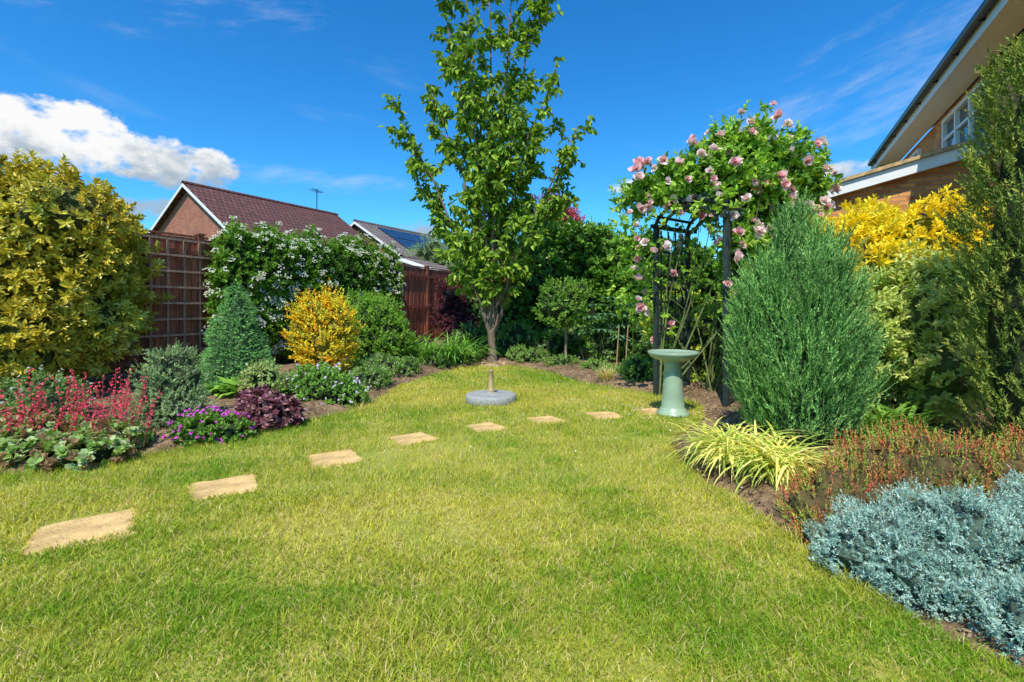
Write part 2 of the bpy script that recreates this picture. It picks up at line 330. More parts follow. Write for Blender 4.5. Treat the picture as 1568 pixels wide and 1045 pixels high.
for q in range(11):
    R=rdir(len(fp));R=R-(R*fa).sum(1,keepdims=True)*fa;flowers(g,fp+R*.06+fa*rng.uniform(0,.015,(len(fp),1)),fa,.023,5,(.90,.90,.78),W=.95,center=None)
g.obj('flowering_pyracantha_hedge',MATS)
def cone_pts(c,R,H,n,lump=.06,pw=1.15):
    t=1-np.sqrt(rng.random(n));a=rng.uniform(0,6.28,n);r=R*(1-t**pw)*(.86+.14*rng.random(n));
    q=np.stack([np.cos(a),np.sin(a),0*a],1);P=np.array(c)+q*r[:,None];P[:,2]+=t*H
    P+=q*(lump*noise3(P,6))[:,None]*R;return P,nrm(q+np.array([0,0,.35]))
g=MB();P,A=cone_pts((-3.95,6.95,.06),.56,1.6,3600,.08,1.1);sprig_leaves(g,P,nrm(A+rng.normal(0,.25,A.shape)),.07,14,.028,.0075,pick([(.13,.31,.08),(.18,.39,.11),(.09,.22,.06),(.25,.45,.13)],len(P)),50,None,'n')
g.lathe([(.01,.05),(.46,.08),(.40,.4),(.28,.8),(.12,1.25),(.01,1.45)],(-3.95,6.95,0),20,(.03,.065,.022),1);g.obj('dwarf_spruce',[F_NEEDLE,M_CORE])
bush('golden_spirea_shrub',[(-3.1,8.0,.62,.42,.42,.5),(-3.2,8.0,1.05,.34,.34,.38),(-2.82,7.95,.9,.28,.3,.42),(-3.45,8,.7,.25,.3,.45),(-3.0,8,1.25,.18,.18,.25),(-3.38,8,1.15,.15,.15,.25)],760,12,.22,.055,.028,[(.70,.50,.02),(.74,.42,.02),(.50,.50,.04),(.66,.58,.05)],up=.9,corecol=(.16,.14,.012),cf=.62,lump=.38,lf=5,gray=.25)
bush('green_shrub',[(-2.75,9.6,.75,.65,.6,.75),(-2.5,9.4,.55,.55,.5,.55),(-3.0,9.7,1.1,.4,.4,.5)],1100,12,.18,.075,.025,[(.18,.34,.035),(.26,.43,.05),(.13,.25,.03)],up=.6,lump=.2)
bush('hebe_shrub',[(-3.43,4.85,.38,.3,.3,.38),(-3.35,4.8,.22,.34,.34,.25),(-3.46,4.9,.62,.2,.2,.25)],900,12,.09,.032,.011,[(.24,.33,.15),(.18,.27,.11),(.33,.44,.21)],up=.6,corecol=(.04,.055,.025),lump=.25,lf=7)
g,P,A=bush('x',[(-4.0,4.15,.12,.5,.3,.17),(-3.45,4.05,.12,.35,.28,.15),(-3.35,3.75,.09,.35,.22,.13),(-3.75,3.8,.1,.45,.22,.14),(-4.5,4.1,.15,.4,.4,.2)],900,7,.05,.065,.06,[(.18,.30,.06),(.29,.40,.13),(.38,.46,.22),(.26,.16,.08)],spread=75,up=.8,finish=False,cf=.6,stems=False)
n=70;px=np.concatenate([rng.normal(-3.98,.2,n//2),rng.normal(-3.45,.2,n-n//2)]);py=rng.normal(4.1,.15,n);hh=rng.uniform(.34,.74,n)
for q in range(n):
    b=np.array([px[q],py[q],.1]);tp=b+np.array([rng.normal(0,.09),rng.normal(0,.05),hh[q]-.1]);g.tube([b,(b+tp)/2+rng.normal(0,.01,3),tp],[.003,.0025,.002],4,(.35,.12,.08),0)
    s=np.linspace(.45,1.0,15)[:,None];PP=b+(tp-b)*s+rng.normal(0,.013,(15,3))*(1.4-s)
    flowers(g,PP,rdir(15),.016,5,(.92,.14,.20),W=.8,center=None,gray=.3)
g.obj('red_heuchera_plant',MATS)
g,P,A=bush('x',[(-5.0,5.1,.25,.5,.4,.3),(-4.6,4.8,.2,.3,.3,.22)],500,8,.08,.05,.02,[(.14,.24,.06),(.2,.3,.1)],up=.6,finish=False,stems=False)
k=rng.random(len(P))<.1;flowers(g,P[k]+A[k]*.09,A[k],.02,6,(.8,.77,.75));g.obj('white_flowered_perennial',MATS)
g,P,A=bush('x',[(-2.82,4.4,.12,.27,.22,.16),(-2.6,4.45,.1,.2,.18,.13)],380,8,.05,.04,.03,[(.11,.22,.03),(.18,.31,.05)],up=.7,finish=False,cf=.6,stems=False)
k=rng.random(len(P))<.30;flowers(g,P[k]+A[k]*.05+[0,0,.015],nrm(A[k]+[0,-.5,.6]),.023,5,(.84,.14,.74),W=.95);g.obj('purple_cranesbill_plant',MATS)
bush('purple_heuchera_plant',[(-2.45,4.9,.16,.28,.22,.18),(-2.62,4.95,.2,.2,.2,.2)],330,6,.06,.07,.065,[(.18,.055,.075),(.24,.085,.11),(.36,.20,.20),(.11,.04,.05)],spread=80,up=.8,corecol=(.02,.008,.012),cf=.6,stems=False,mat=F_GLOSS)
g=MB();
for (cx,cy,s,nn) in [(-3.5,6.3,.46,60),(-3.0,6.2,.38,45),(-3.9,6.3,.36,40)]:
    a=rng.uniform(0,6.28,nn);L=s*rng.uniform(.6,1.1,nn);g.ribbons(np.tile([cx,cy,.06],(nn,1))+rng.normal(0,.05,(nn,3))*[1,1,0],a,L,L*.26,rng.uniform(.1,.5,nn),rng.uniform(1.2,2.2,nn),pick([(.18,.36,.05),(.26,.46,.06),(.14,.28,.04)],nn))
g.obj('hosta_plant',[F_LEAF])
g,P,A=bush('x',[(-3.05,5.9,.34,.24,.2,.26)],170,7,.07,.055,.03,[(.3,.4,.13),(.4,.45,.19)],finish=False,cf=.6)
k=rng.random(len(P))<.3;flowers(g,P[k]+A[k]*.06,A[k],.018,6,(.6,.27,.2),center=None);g.obj('sedum_plant',MATS)
g,P,A=bush('x',[(-2.3,6.05,.2,.36,.28,.25),(-2.05,6.0,.14,.26,.22,.18),(-2.5,6.1,.3,.25,.2,.22)],520,8,.07,.045,.028,[(.15,.29,.05),(.21,.37,.06)],up=.6,finish=False,cf=.6)
k=rng.random(len(P))<.17;flowers(g,P[k]+A[k]*.06,nrm(A[k]+[0,-.4,.4]),.026,5,(.82,.74,.86),W=.9);g.obj('white_cranesbill_plant',MATS)
bush('low_green_groundcover',[(-2.15,7.3,.15,.35,.5,.2),(-2.3,8.3,.2,.4,.5,.25),(-2.9,6.8,.15,.5,.4,.2),(-1.55,9.6,.12,.3,.3,.15),(-1.85,8.6,.15,.2,.4,.2)],1100,8,.08,.05,.025,[(.12,.24,.04),(.19,.33,.06),(.26,.33,.15)],up=.6,cf=.6,stems=False)
g=MB()
def strap(g,cx,cy,n,L,W,pal,sx=.15,t0=(.05,.5),t1=(1.2,2.3),z=.05,ctip=None):
    P=np.stack([rng.normal(cx,sx,n),rng.normal(cy,sx,n),np.full(n,z)],1);LL=L*rng.uniform(.65,1.15,n)
    g.ribbons(P,rng.uniform(0,6.28,n),LL,W*rng.uniform(.7,1.2,n),rng.uniform(*t0,n),rng.uniform(*t1,n),pick(pal,n),7,0,ctip)
for cx,cy in [(-1.75,9.8),(-1.3,10.0),(-2.2,10.0),(-.95,10.5)]: strap(g,cx,cy,110,1.0,.036,[(.15,.32,.05),(.23,.43,.06),(.10,.24,.04)],.14)
g.obj('daylily_plant',[F_LEAF])
# ------------------------------------------------------------------ back border
G1=[(.09,.19,.026),(.13,.26,.03),(.06,.14,.02),(.18,.34,.04)]
bush('ivy_covered_hedge',[(1.1,12.3,1.5,.9,.7,1.45),(2.2,12.0,1.5,.95,.7,1.4),(3.2,11.6,1.3,.9,.7,1.3),(1.7,12.3,2.5,.9,.6,.8),(3.1,12,2.3,.8,.6,.75),(4.2,11,1.4,.9,.8,1.4)],3400,10,.18,.12,.08,G1,lump=.24,lf=2.5,corecol=(.014,.03,.008),patch=((.10,.21,.02),1.4),mat=F_GLOSS)
bush('dark_climbing_shrub',[(.35,12.8,1.2,.6,.6,1.2),(.5,13,2.0,.5,.5,.8)],900,10,.14,.09,.05,[(.09,.18,.03),(.05,.12,.02)],corecol=(.01,.018,.006),lump=.2)
bush('bright_green_tree',[(1.15,14.2,3.0,1.0,.8,.85),(.6,14,2.5,.8,.7,.8),(2.3,14,2.9,.8,.7,.7),(3.2,14,2.6,.7,.6,.6)],1500,11,.24,.13,.06,[(.20,.40,.03),(.28,.47,.05),(.13,.28,.03)],lump=.28,lf=2.2)
bush('red_maple_tree',[(1.3,15,3.8,.9,.7,.75),(1.75,15,3.4,.7,.6,.7)],700,10,.24,.11,.05,[(.40,.06,.09),(.28,.05,.07),(.50,.10,.10)],lump=.3,corecol=(.05,.01,.012))
bush('purple_smoke_shrub',[(-1.55,12.6,1.1,.45,.45,.65),(-1.25,12.3,.7,.4,.4,.5),(-1.2,13,1.9,.3,.3,.5)],700,9,.16,.08,.05,[(.13,.03,.05),(.18,.05,.07),(.09,.03,.035)],lump=.3,corecol=(.015,.006,.008))
bush('light_green_shrub',[(-.75,12.9,1.2,.6,.5,1.15),(-1.0,13.2,2.0,.45,.4,.65),(-.3,12.6,.8,.5,.5,.7)],1100,10,.18,.085,.035,[(.26,.40,.09),(.17,.31,.05),(.32,.46,.12)],lump=.25,up=.5)
bush('willow_tree',[(-3.2,21,3.0,1.1,1,1.2),(-2.0,21,2.9,1.3,1,1.3)],1000,10,.3,.15,.03,[(.32,.42,.2),(.24,.34,.13)],lump=.3,lf=2)
bush('dark_shrub_understorey',[(.1,11.2,.45,.6,.4,.45),(-.9,11.4,.4,.5,.4,.42),(2.2,10.2,.5,.7,.4,.5),(3.1,9.6,.55,.7,.5,.6),(1.1,11.2,.4,.7,.4,.45)],1700,9,.14,.08,.035,[(.12,.25,.04),(.18,.33,.05),(.08,.18,.03),(.24,.33,.16)],up=.6,lump=.25,lf=4)
bush('edging_perennial',[(.45,10.2,.15,.35,.25,.2),(0.15,10.5,.2,.3,.25,.24),(1.0,9.6,.12,.35,.25,.16),(1.55,8.9,.12,.35,.3,.16),(-.95,10.2,.15,.3,.25,.2),(2.0,8.4,.12,.3,.3,.18)],1000,8,.08,.05,.022,[(.2,.34,.06),(.28,.41,.12),(.15,.26,.05)],up=.7,cf=.6,lump=.2,stems=False)
bush('round_green_shrub',[(1.95,7.6,.26,.3,.28,.26),(2.3,7.75,.24,.26,.25,.24)],520,9,.06,.035,.015,[(.17,.32,.06),(.23,.4,.08)],up=.6,lump=.08)
g=MB();strap(g,1.5,7.75,260,.3,.006,[(.55,.45,.17),(.43,.43,.1),(.62,.52,.27)],.04,(0,.5),(.6,1.7));g.obj('tan_sedge_grass',[F_LEAF])
g=MB();
for q in range(60):
    b=np.array([rng.normal(2.2,.35),rng.normal(10.0,.25),0]);h=rng.uniform(.5,1.45);tp=b+[rng.normal(0,.12),rng.normal(0,.12),h];g.tube([b,tp],[.008,.005],4,(.1,.15,.05),0)
    n=9;a=np.linspace(0,6.28,n,endpoint=False)+rng.random();g.ribbons(np.tile(tp,(n,1)),a,np.full(n,.26),np.full(n,.06),np.full(n,1.1),np.full(n,2.1),pick([(.09,.21,.10),(.13,.28,.13)],n),5)
g.obj('palmate_leaf_plant',[F_LEAF])
g,P,A=bush('x',[(1.12,10.1,1.3,.44,.4,.36),(1.3,10.1,1.5,.25,.25,.2),(.85,10.1,1.45,.2,.2,.2)],520,10,.14,.065,.03,[(.14,.27,.04),(.2,.35,.05)],finish=False,lump=.35,stems=False)
g.tube([(1.1,10.1,0),(1.13,10.1,.6),(1.12,10.1,1.2)],[.035,.03,.025],7,(.26,.2,.13),2);g.obj('standard_shrub_tree',MATS)
for sx,sy in [(2.0,9.3),(2.15,9.2)]:
    g=MB();g.tube([(sx,sy,0),(sx+.06,sy,.9)],[.012,.012],6,(.45,.36,.2));g.obj('bamboo_cane',[M_BRASS])
# ------------------------------------------------------------------ cherry tree
def cherry():
    g=MB();bc=(.21,.155,.11);base=np.array([-.42,10.2,0]);fork=np.array([-.44,10.2,.72])
    g.tube([base+[0,0,-.05],base+[0,0,.06],base+[.01,0,.3],fork,fork+[0,0,.15]],[.17,.12,.082,.078,.05],12,bc,2)
    tips=[(-1.2,.1,8.4,.034),(-.65,-.3,8.9,.032),(-.05,.2,9.2,.034),(.6,-.2,9.0,.032),(1.2,.2,8.7,.030),(-1.85,-.2,5.1,.026),(1.8,-.1,5.0,.026),(.5,.7,6.6,.026),(-.5,-.8,6.2,.026),(1.35,-.6,6.2,.026),(-1.45,.6,6.2,.026),(.2,-.5,4.8,.022),(-1.6,-.2,4.0,.020),(1.6,.2,3.8,.020),(.7,-.5,3.0,.016),(-.9,-.5,2.8,.016)]
    tw=[]
    for (dx,dy,h,r0) in tips:
        tip=np.array([base[0]+dx,base[1]+dy,h]);s0=fork+[dx*.035,dy*.05,rng.uniform(-.05,.12)]
        t=np.linspace(0,1,12)[:,None];hor=(tip-s0)*np.array([1,1,0]);pts=s0+hor*(.7*t+.3*t**2-.10*np.sin(t*3.14)*(h>6))+np.array([0,0,1.])*(h-s0[2])*t
        pts[1:-1]+=rng.normal(0,.03,(10,3));g.tube(pts,r0*(1-t[:,0])**.8+.006,7,bc,2)
        nb=int(h*4.1)
        for q in range(nb):
            u=rng.uniform(.10,1)**.9;f=u*11;i=min(int(f),10);p=pts[i]*(1-(f-i))+pts[i+1]*(f-i)
            if p[2]<1.35: continue
            a=rng.uniform(0,6.28);out=nrm(np.array([math.cos(a),math.sin(a),0])+nrm(hor[None])[0]*.6)
            ln=rng.uniform(.3,.95)*(1.1-.45*u)*(1.0 if p[2]>2.2 else .8)
            e=p+out*ln*.62+np.array([0,0,ln*rng.uniform(.25,.8)]);md=(p+e)/2+out*ln*.1
            g.tube([p,md,e],[.012,.008,.004],5,bc,2);tw.append((p,md,e))
            for w in range(2):
                s=rng.uniform(.3,.9);p2=p*(1-s)+e*s;d2=rdir(1)[0]*.7+out*.5+[0,0,.2];e2=p2+d2*rng.uniform(.18,.42)
                g.tube([p2,(p2+e2)/2,e2],[.006,.005,.003],4,bc,2);tw.append((p2,(p2+e2)/2,e2))
        tw.append((pts[-3],pts[-2],pts[-1]))
    P=[];D=[]
    for (a,b,c) in tw:
        L=np.linalg.norm(c-a);n=int(5+L*28);t=rng.uniform(.15,1.02,n)[:,None];P.append(a*(1-t)**2+2*b*t*(1-t)+c*t*t+rng.normal(0,.02,(n,3)));D.append(np.tile(nrm((c-a)[None]),(n,1)))
    P=np.concatenate(P);D=np.concatenate(D);n=len(P);R=rdir(n)
    D=nrm(R*.9+D*.4+np.array([0,0,-.5]));c=pick([(.12,.22,.02),(.19,.30,.025),(.08,.15,.015),(.30,.42,.045)],n,[.3,.3,.12,.28])*rng.uniform(.8,1.2,(n,1))
    g.leaves(P,D,rdir(n)*.6+[0,-.4,.7],.155*rng.uniform(.7,1.15,n),.078*rng.uniform(.8,1.15,n),c,droop=.25,fold=.22)
    print('cherry leaves',n);g.obj('cherry_tree',[F_LEAF,M_CORE,M_BARK])
cherry()
g=MB();a=np.linspace(0,2*math.pi,36,endpoint=False);r=.48*(1+.08*np.sin(3*a)+.05*rng.normal(size=36))
V=np.concatenate([np.c_[-.42+r*np.cos(a),10.2+r*np.sin(a),np.full(36,.0)],np.c_[-.42+.6*r*np.cos(a),10.2+.6*r*np.sin(a),np.full(36,.09)],[[-.42,10.2,.12]]])
g.add(V,[[i,(i+1)%36,(i+1)%36+36,i+36] for i in range(36)],(.42,.28,.15));g.add(V[36:],[[i,(i+1)%36,36] for i in range(36)],(.42,.28,.15));g.obj('tree_mulch_mound',[M_SOIL])
# ------------------------------------------------------------------ fences
def fence(name,p0,p1,H=2.5,col=(.35,.12,.068),trellis=None):
    e=empty(name,(p0[0],p0[1],0),math.atan2(p1[1]-p0[1],p1[0]-p0[0]));Lt=math.hypot(p1[0]-p0[0],p1[1]-p0[1])
    g=MB();gp=MB();x=0
    while x<Lt:
        w=min(1.83,Lt-x)
        gp.box((x,0,H/2),(.1,.11,H+.05),0,np.array(col)*.75)
        gp.box((x,0,H+.04),(.13,.14,.03),0,np.array(col)*.8)
        nb=int(w/.105)
        for q in range(nb):
            g.box((x+.06+(q+.5)*(w-.1)/nb,-.012+.012*(q%2),H/2+.08),(.112,.014,H-.25),0,np.array(col)*rng.uniform(.6,1.35))
        for zz in (.35,H*.5,H-.3): g.box((x+w/2,-.040,zz),(w-.1,.03,.08),0,np.array(col)*.8)
        g.box((x+w/2,0,H-.015),(w-.1,.06,.03),0,np.array(col)*.9)
        g.box((x+w/2,-.005,.1),(w-.1,.05,.19),0,(.2,.16,.13))
        x+=w
    gp.box((Lt,0,H/2),(.1,.11,H),0,np.array(col)*.75)
    g.obj('boards',[M_FENCE],e);gp.obj('posts',[M_FENCE],e)
    if trellis:
        t=MB();a,b,z0,z1=trellis;c=(.42,.26,.19)
        for xx in np.arange(a,b+.01,.27): t.box((xx,-.070,(z0+z1)/2),(.035,.022,z1-z0),0,c)
        for zz in np.arange(z0,z1+.01,.27): t.box(((a+b)/2,-.092,zz),(b-a+.04,.020,.035),0,np.array(c)*1.15)
        t.obj('trellis',[M_FENCE],e)
    return e
fence('timber_fence',(-6-.45*3.9-.0,7.7-.45*9.1),(-2.1,16.8),trellis=(4.1,6.6,.5,2.4))
fence('timber_fence',(-2.1,16.8),(9.5,15.2))
# ------------------------------------------------------------------ arch + rose
ar=empty('garden_arch',(1.97,6.6,0),.65);W=.74;S=1.0
g=MB();ac=(.03,.05,.045)
for yy in (0,-S):
    for xx in (0,W): g.box((xx,yy,1.17),(.06,.06,2.34),0,ac)
    g.box((W/2,yy,2.34),(W+.2,.05,.05),0,ac);g.box((W/2,yy,.12),(W,.03,.05),0,ac)
    for zz in (.8,1.5): g.box((W/2,yy,zz),(W-.06,.03,.045),0,ac)
    for xx in np.linspace(.12,W-.12,4): g.box((xx,yy+.01,1.23),(.024,.014,2.14),0,ac)
    for zz in np.arange(.3,2.3,.17): g.box((W/2,yy-.008,zz),(W-.06,.012,.024),0,ac)
g.obj('side_panels',[M_ARCH],ar)
g=MB();a=np.linspace(0,math.pi,15)
for xx in (0,W):
    for rr,zz in ((S/2+.02,2.3),(S/2-.12,2.3)):
        P=np.stack([np.full(15,xx),-S/2+rr*np.cos(a),zz+rr*.62*np.sin(a)],1);g.tube(P,.027,6,ac)
for q in range(2,13,2):
    p=np.array([0,-S/2+.52*math.cos(a[q]),2.3+.52*.62*math.sin(a[q])]);g.box((W/2,p[1],p[2]+.03),(W+.16,.035,.03),0,ac)
g.obj('arched_top',[M_ARCH],ar)
rb=[(2.85,6.5,3.0,.75,.55,.5),(2.3,6.5,2.9,.5,.5,.36),(1.78,6.45,2.78,.36,.35,.25),(3.4,6.5,3.1,.6,.5,.55),(3.95,6.7,2.85,.42,.4,.42),(3.6,6.6,2.35,.5,.45,.6),(3.3,6.5,1.6,.35,.35,.75),(3.0,6.6,3.45,.5,.35,.28),(3.4,6.4,1.0,.35,.3,.6),(2.85,6.05,1.9,.26,.26,.55)]
g,P,A=bush('x',rb,2400,8,.15,.09,.052,[(.16,.31,.03),(.24,.42,.04),(.10,.22,.025),(.33,.48,.06)],finish=False,cf=.5,lump=.26,lf=3,rmin=.5,up=.2,jit=.6,stems=False,corecol=(.03,.06,.012))
for q in range(22):
    b=np.array([rng.choice([2.0,2.7,2.75,3.3]),rng.uniform(6.4,6.9),.0]);e=P[rng.integers(len(P))];
    t=np.linspace(0,1,8)[:,None];pts=b*(1-t)+e*t+np.sin(t*3.14)*rng.normal(0,.10,3)*[1,1,0];g.tube(pts,np.linspace(.013,.004,8),5,(.15,.19,.06),2)
cl=[(1.62,6.5,1.75),(1.72,6.6,1.45),(1.85,6.9,1.2),(2.35,6.9,2.1),(2.3,6.9,1.6),(2.75,6.0,1.9),(2.75,5.9,1.35),(1.6,6.5,2.45),(2.6,6.5,2.35),(4.15,6.7,3.05),(3.2,6.4,3.6),(2.1,6.9,.9),(2.5,5.9,2.5),(1.6,6.5,2.1),(2.0,6.3,2.55),(1.7,6.4,2.0)]
for c in cl:
    c=np.array(c);n=17;PP=c+rng.normal(0,.14,(n,3));AA=rdir(n);sprig_leaves(g,PP,AA,.14,8,.085,.05,pick([(.16,.31,.03),(.24,.42,.04),(.33,.48,.06)],n),60)
    an=np.array([2.4,6.7,c[2]-.25]);t=np.linspace(0,1,6)[:,None];g.tube(an*(1-t)+c*t+[0,0,.1]*np.sin(t*3.14),np.linspace(.008,.004,6),4,(.15,.19,.06),2)
k=np.where((A[:,1]<.35)&(P[:,2]>1.1)&(noise3(P,2.5)>-.6))[0];k=rng.choice(k,135,replace=False)
fp=np.concatenate([P[k]+A[k]*.15+[0,-.06,0]]+[np.array(c)[None]+rng.normal(0,.10,(3,3))+[0,-.16,0] for c in cl]);fa=nrm(np.concatenate([A[k],rdir(3*len(cl))])+np.array([0,-.9,.3]))
rr=rng.permutation(len(fp));fp=fp[rr];fa=fa[rr]
n=len(fp);fc=pick([(.95,.72,.69),(.95,.80,.76),(.93,.60,.60)],n,gain=1.0)
for b0,b1,s in ((0,n//3,.8),(n//3,2*n//3,1.0),(2*n//3,n,1.2)):
    for ring,L,m,off in ((80,.082,8,0),(55,.068,7,.008),(30,.052,6,.014),(10,.036,4,.018)):
        sprig_leaves(g,fp[b0:b1]+fa[b0:b1]*off*s,fa[b0:b1],.001,m,L*s,L*.95*s,fc[b0:b1]*(np.array([1.,1.,1.]) if ring>40 else np.array([.95,.74,.76])),ring,None,'oval',3,.08,droop=-.2,taper=0,fold=.1)
g.obj('climbing_rose',MATS)
# ------------------------------------------------------------------ bird bath, parasol base
g=MB();g.lathe([(.0,0),(.175,0),(.18,.02),(.175,.045),(.15,.055),(.145,.075),(.135,.085),(.125,.10),(.118,.2),(.108,.34),(.098,.48),(.092,.55),(.10,.565),(.105,.585),(.098,.60),(.13,.615),(.20,.635),(.25,.665),(.272,.69),(.277,.712),(.268,.72),(.255,.712),(.235,.685),(.15,.665),(0,.66)],(1.81,5.44,.03),48,(.3,.4,.3))
a=np.linspace(0,2*math.pi,40,endpoint=False);g.add(np.c_[1.81+.243*np.cos(a),5.44+.243*np.sin(a),np.full(40,.03+.697)],[list(range(40))],(.1,.1,.1),1)
o=g.obj('bird_bath',[M_BATH,M_WATER],smooth=True)
e=empty('parasol_base',(-.27,6.2,.028))
g=MB();g.lathe([(0,0),(.315,0),(.325,.015),(.325,.085),(.31,.105),(.28,.112),(.26,.108),(.06,.118),(.045,.13),(0,.13)],(0,0,0),48,(.3,.3,.3));o=g.obj('stone_disc',[M_CONC],e,smooth=True)
g=MB();g.lathe([(.045,.125),(.045,.16),(.032,.17),(.03,.39),(.033,.395),(.033,.41),(.024,.415),(.024,.38)],(0,0,0),20,(.3,.3,.3));g.obj('post_socket',[M_BRASS],e,smooth=True)
# ------------------------------------------------------------------ right border
def upright_juniper():
    g=MB()
    pl=[(0,0,1.95,.28),(-.22,-.1,1.5,.25),(.2,-.08,1.55,.25),(-.38,0,1.15,.22),(.36,.05,1.25,.22),(0,-.3,1.3,.26),(-.18,-.28,.95,.25),(.24,-.26,1.0,.25),(.1,.25,1.65,.28),(-.2,.25,1.4,.26),(.43,-.1,.85,.2),(-.47,-.1,.8,.18),(.12,-.12,1.82,.16),(.3,.2,1.5,.24),(-.12,-.05,1.86,.15),(.3,-.05,1.72,.14),(-.33,-.05,1.5,.13),(-.25,-.2,1.3,.13),(.15,-.3,1.5,.13),(-.08,-.32,1.55,.12),(.40,-.12,1.4,.12),(-.44,-.1,1.28,.12),(.02,.0,2.02,.12)]
    c0=np.array([2.42,4.12,.12])
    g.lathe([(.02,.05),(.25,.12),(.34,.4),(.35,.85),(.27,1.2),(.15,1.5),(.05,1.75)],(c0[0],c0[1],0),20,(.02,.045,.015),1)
    for (dx,dy,h,r0) in pl:
        n=int(600*h*r0/.5);t=rng.random(n)**.85;a=rng.uniform(0,6.28,n)
        prof=np.interp(t,[0,.15,.5,.75,.92,1],[.55,.85,1,.72,.32,.03])*r0;r=prof*(.68+.32*rng.random(n))
        q=np.stack([np.cos(a),np.sin(a),0*a],1);p=c0+np.array([dx,dy,0])*(.55+.55*t[:,None])+q*r[:,None];p[:,2]+=t*h*.95
        A=nrm(q*.35+np.array([dx*.4,dy*.4,1.])+rng.normal(0,.16,(n,3)))
        cc=pick([(.13,.27,.06),(.17,.34,.085),(.08,.19,.045),(.23,.40,.11)],n)*rng.uniform(.8,1.2)
        sprig_leaves(g,p,A,rng.uniform(.10,.30,n),28,.036,.0085,cc,34,None,'n',0,.25)
        B=nrm(A+rng.normal(0,.35,A.shape));sprig_leaves(g,p+A*.06,B,.10,14,.032,.008,cc*1.1,40,None,'n',0,.25)
    g.obj('upright_juniper',[F_NEEDLE,M_CORE])
upright_juniper()
bush('golden_choisya_shrub',[(4.35,5.6,1.65,.75,.6,.75),(3.75,5.4,1.65,.6,.5,.62),(4.9,5.6,1.75,.6,.6,.62)],1500,11,.14,.085,.034,[(.68,.58,.03),(.74,.64,.04),(.48,.50,.05),(.76,.62,.03)],up=.6,corecol=(.16,.15,.012),lump=.26,lf=3.5,patch=((.72,.58,.02),2))
bush('variegated_weigela_shrub',[(3.95,4.95,1.0,.62,.5,.72),(4.1,4.7,.6,.5,.45,.5),(3.5,4.9,.9,.45,.4,.7),(4.4,4.9,1.2,.5,.5,.6)],1500,11,.14,.075,.034,[(.50,.56,.13),(.58,.62,.19),(.34,.46,.07)],c2=(.56,.60,.20),up=.5,corecol=(.11,.14,.03),lump=.22,lf=4)
g=MB();strap(g,3.45,4.35,120,.6,.03,[(.12,.26,.04),(.2,.37,.06)],.16);strap(g,3.0,4.3,90,.55,.026,[(.12,.26,.04),(.2,.37,.06)],.14);g.obj('crocosmia_plant',[F_LEAF])
def yew():
    g=MB();n=3100;c=np.array([3.93,3.6,.1]);t=rng.random(n)**.9;a=rng.uniform(0,6.28,n)
    prof=np.interp(t,[0,.1,.4,.75,.92,1],[.34,.40,.39,.29,.18,.04]);r=prof*(.7+.3*rng.random(n));q=np.stack([np.cos(a),np.sin(a),0*a],1)
    P=c+q*r[:,None];P[:,2]+=t*3.05;P+=q*(.10*noise3(P,6))[:,None]
    A=nrm(q*.6+np.array([0,0,1.])+rng.normal(0,.25,(n,3)));cc=pick([(.14,.20,.03),(.21,.27,.04),(.09,.14,.022),(.31,.33,.055)],n)
    sprig_leaves(g,P,A,rng.uniform(.09,.19,n),26,.038,.010,cc,55,None,'n',0,.25)
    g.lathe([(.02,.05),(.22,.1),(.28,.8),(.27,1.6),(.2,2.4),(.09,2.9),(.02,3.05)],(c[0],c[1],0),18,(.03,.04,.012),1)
    for i in range(5): g.tube([(c[0]+rng.normal(0,.06),c[1]+rng.normal(0,.06),0),(c[0]+rng.normal(0,.12),c[1]-.2,1)],[.03,.02],6,(.16,.1,.06),2)
    g.obj('columnar_yew',[F_NEEDLE,M_CORE,M_BARK])
yew()
g=MB();sp=[(.70,.64,.16),(.78,.70,.24),(.46,.52,.09),(.34,.46,.07)]
strap(g,1.70,3.72,380,.58,.018,sp,.085,(.05,.6),(1.6,2.7),.06)
strap(g,1.86,3.42,340,.55,.018,sp,.09,(.05,.6),(1.6,2.7),.06);g.obj('variegated_sedge_grass',[F_LEAF])
bush('heather_shrub',[(2.3,3.05,.18,.45,.35,.24),(2.75,3.1,.22,.45,.4,.26),(3.3,3.0,.24,.5,.4,.27),(1.95,2.85,.14,.3,.28,.2),(2.5,2.75,.20,.4,.3,.22),(3.0,2.7,.22,.4,.3,.25),(3.7,2.9,.28,.4,.4,.28),(1.70,2.72,.09,.18,.2,.15),(1.60,2.5,.06,.13,.17,.11)],4600,16,.09,.017,.007,[(.26,.29,.04),(.19,.26,.035),(.34,.33,.06),(.52,.15,.06),(.44,.17,.06),(.38,.09,.045)],w=[.2,.2,.12,.2,.14,.14],up=1.0,kind='n',corecol=(.10,.075,.025),spread=45,lump=.25,lf=6,stems=False,cf=.66,mat=F_NEEDLE)
bb=[(1.66,2.28,.12,.26,.22,.2),(2.05,2.25,.18,.3,.25,.23),(1.78,2.0,.10,.25,.22,.2),(2.1,1.98,.17,.3,.25,.24),(1.98,1.76,.1,.26,.2,.18),(2.4,2.1,.21,.3,.28,.25),(2.3,1.7,.13,.3,.25,.22),(2.7,2.3,.24,.3,.3,.25),(2.1,1.55,.08,.22,.16,.14)]
g=MB();P,D=blob_points(bb,6400,.24,8,.82);A=nrm(D+[0,0,.6]+rng.normal(0,.5,D.shape));n=len(P)
cc=pick([(.25,.39,.31),(.33,.48,.39),(.17,.29,.22),(.42,.56,.46)],n)
sprig_leaves(g,P-A*.03,A,rng.uniform(.03,.08,n),20,.014,.0044,cc,62,None,'n',0,.3)
B=nrm(A+rng.normal(0,.8,A.shape));sprig_leaves(g,P-A*.01,B,.035,11,.014,.0044,cc*.95,66,None,'n',0,.3)
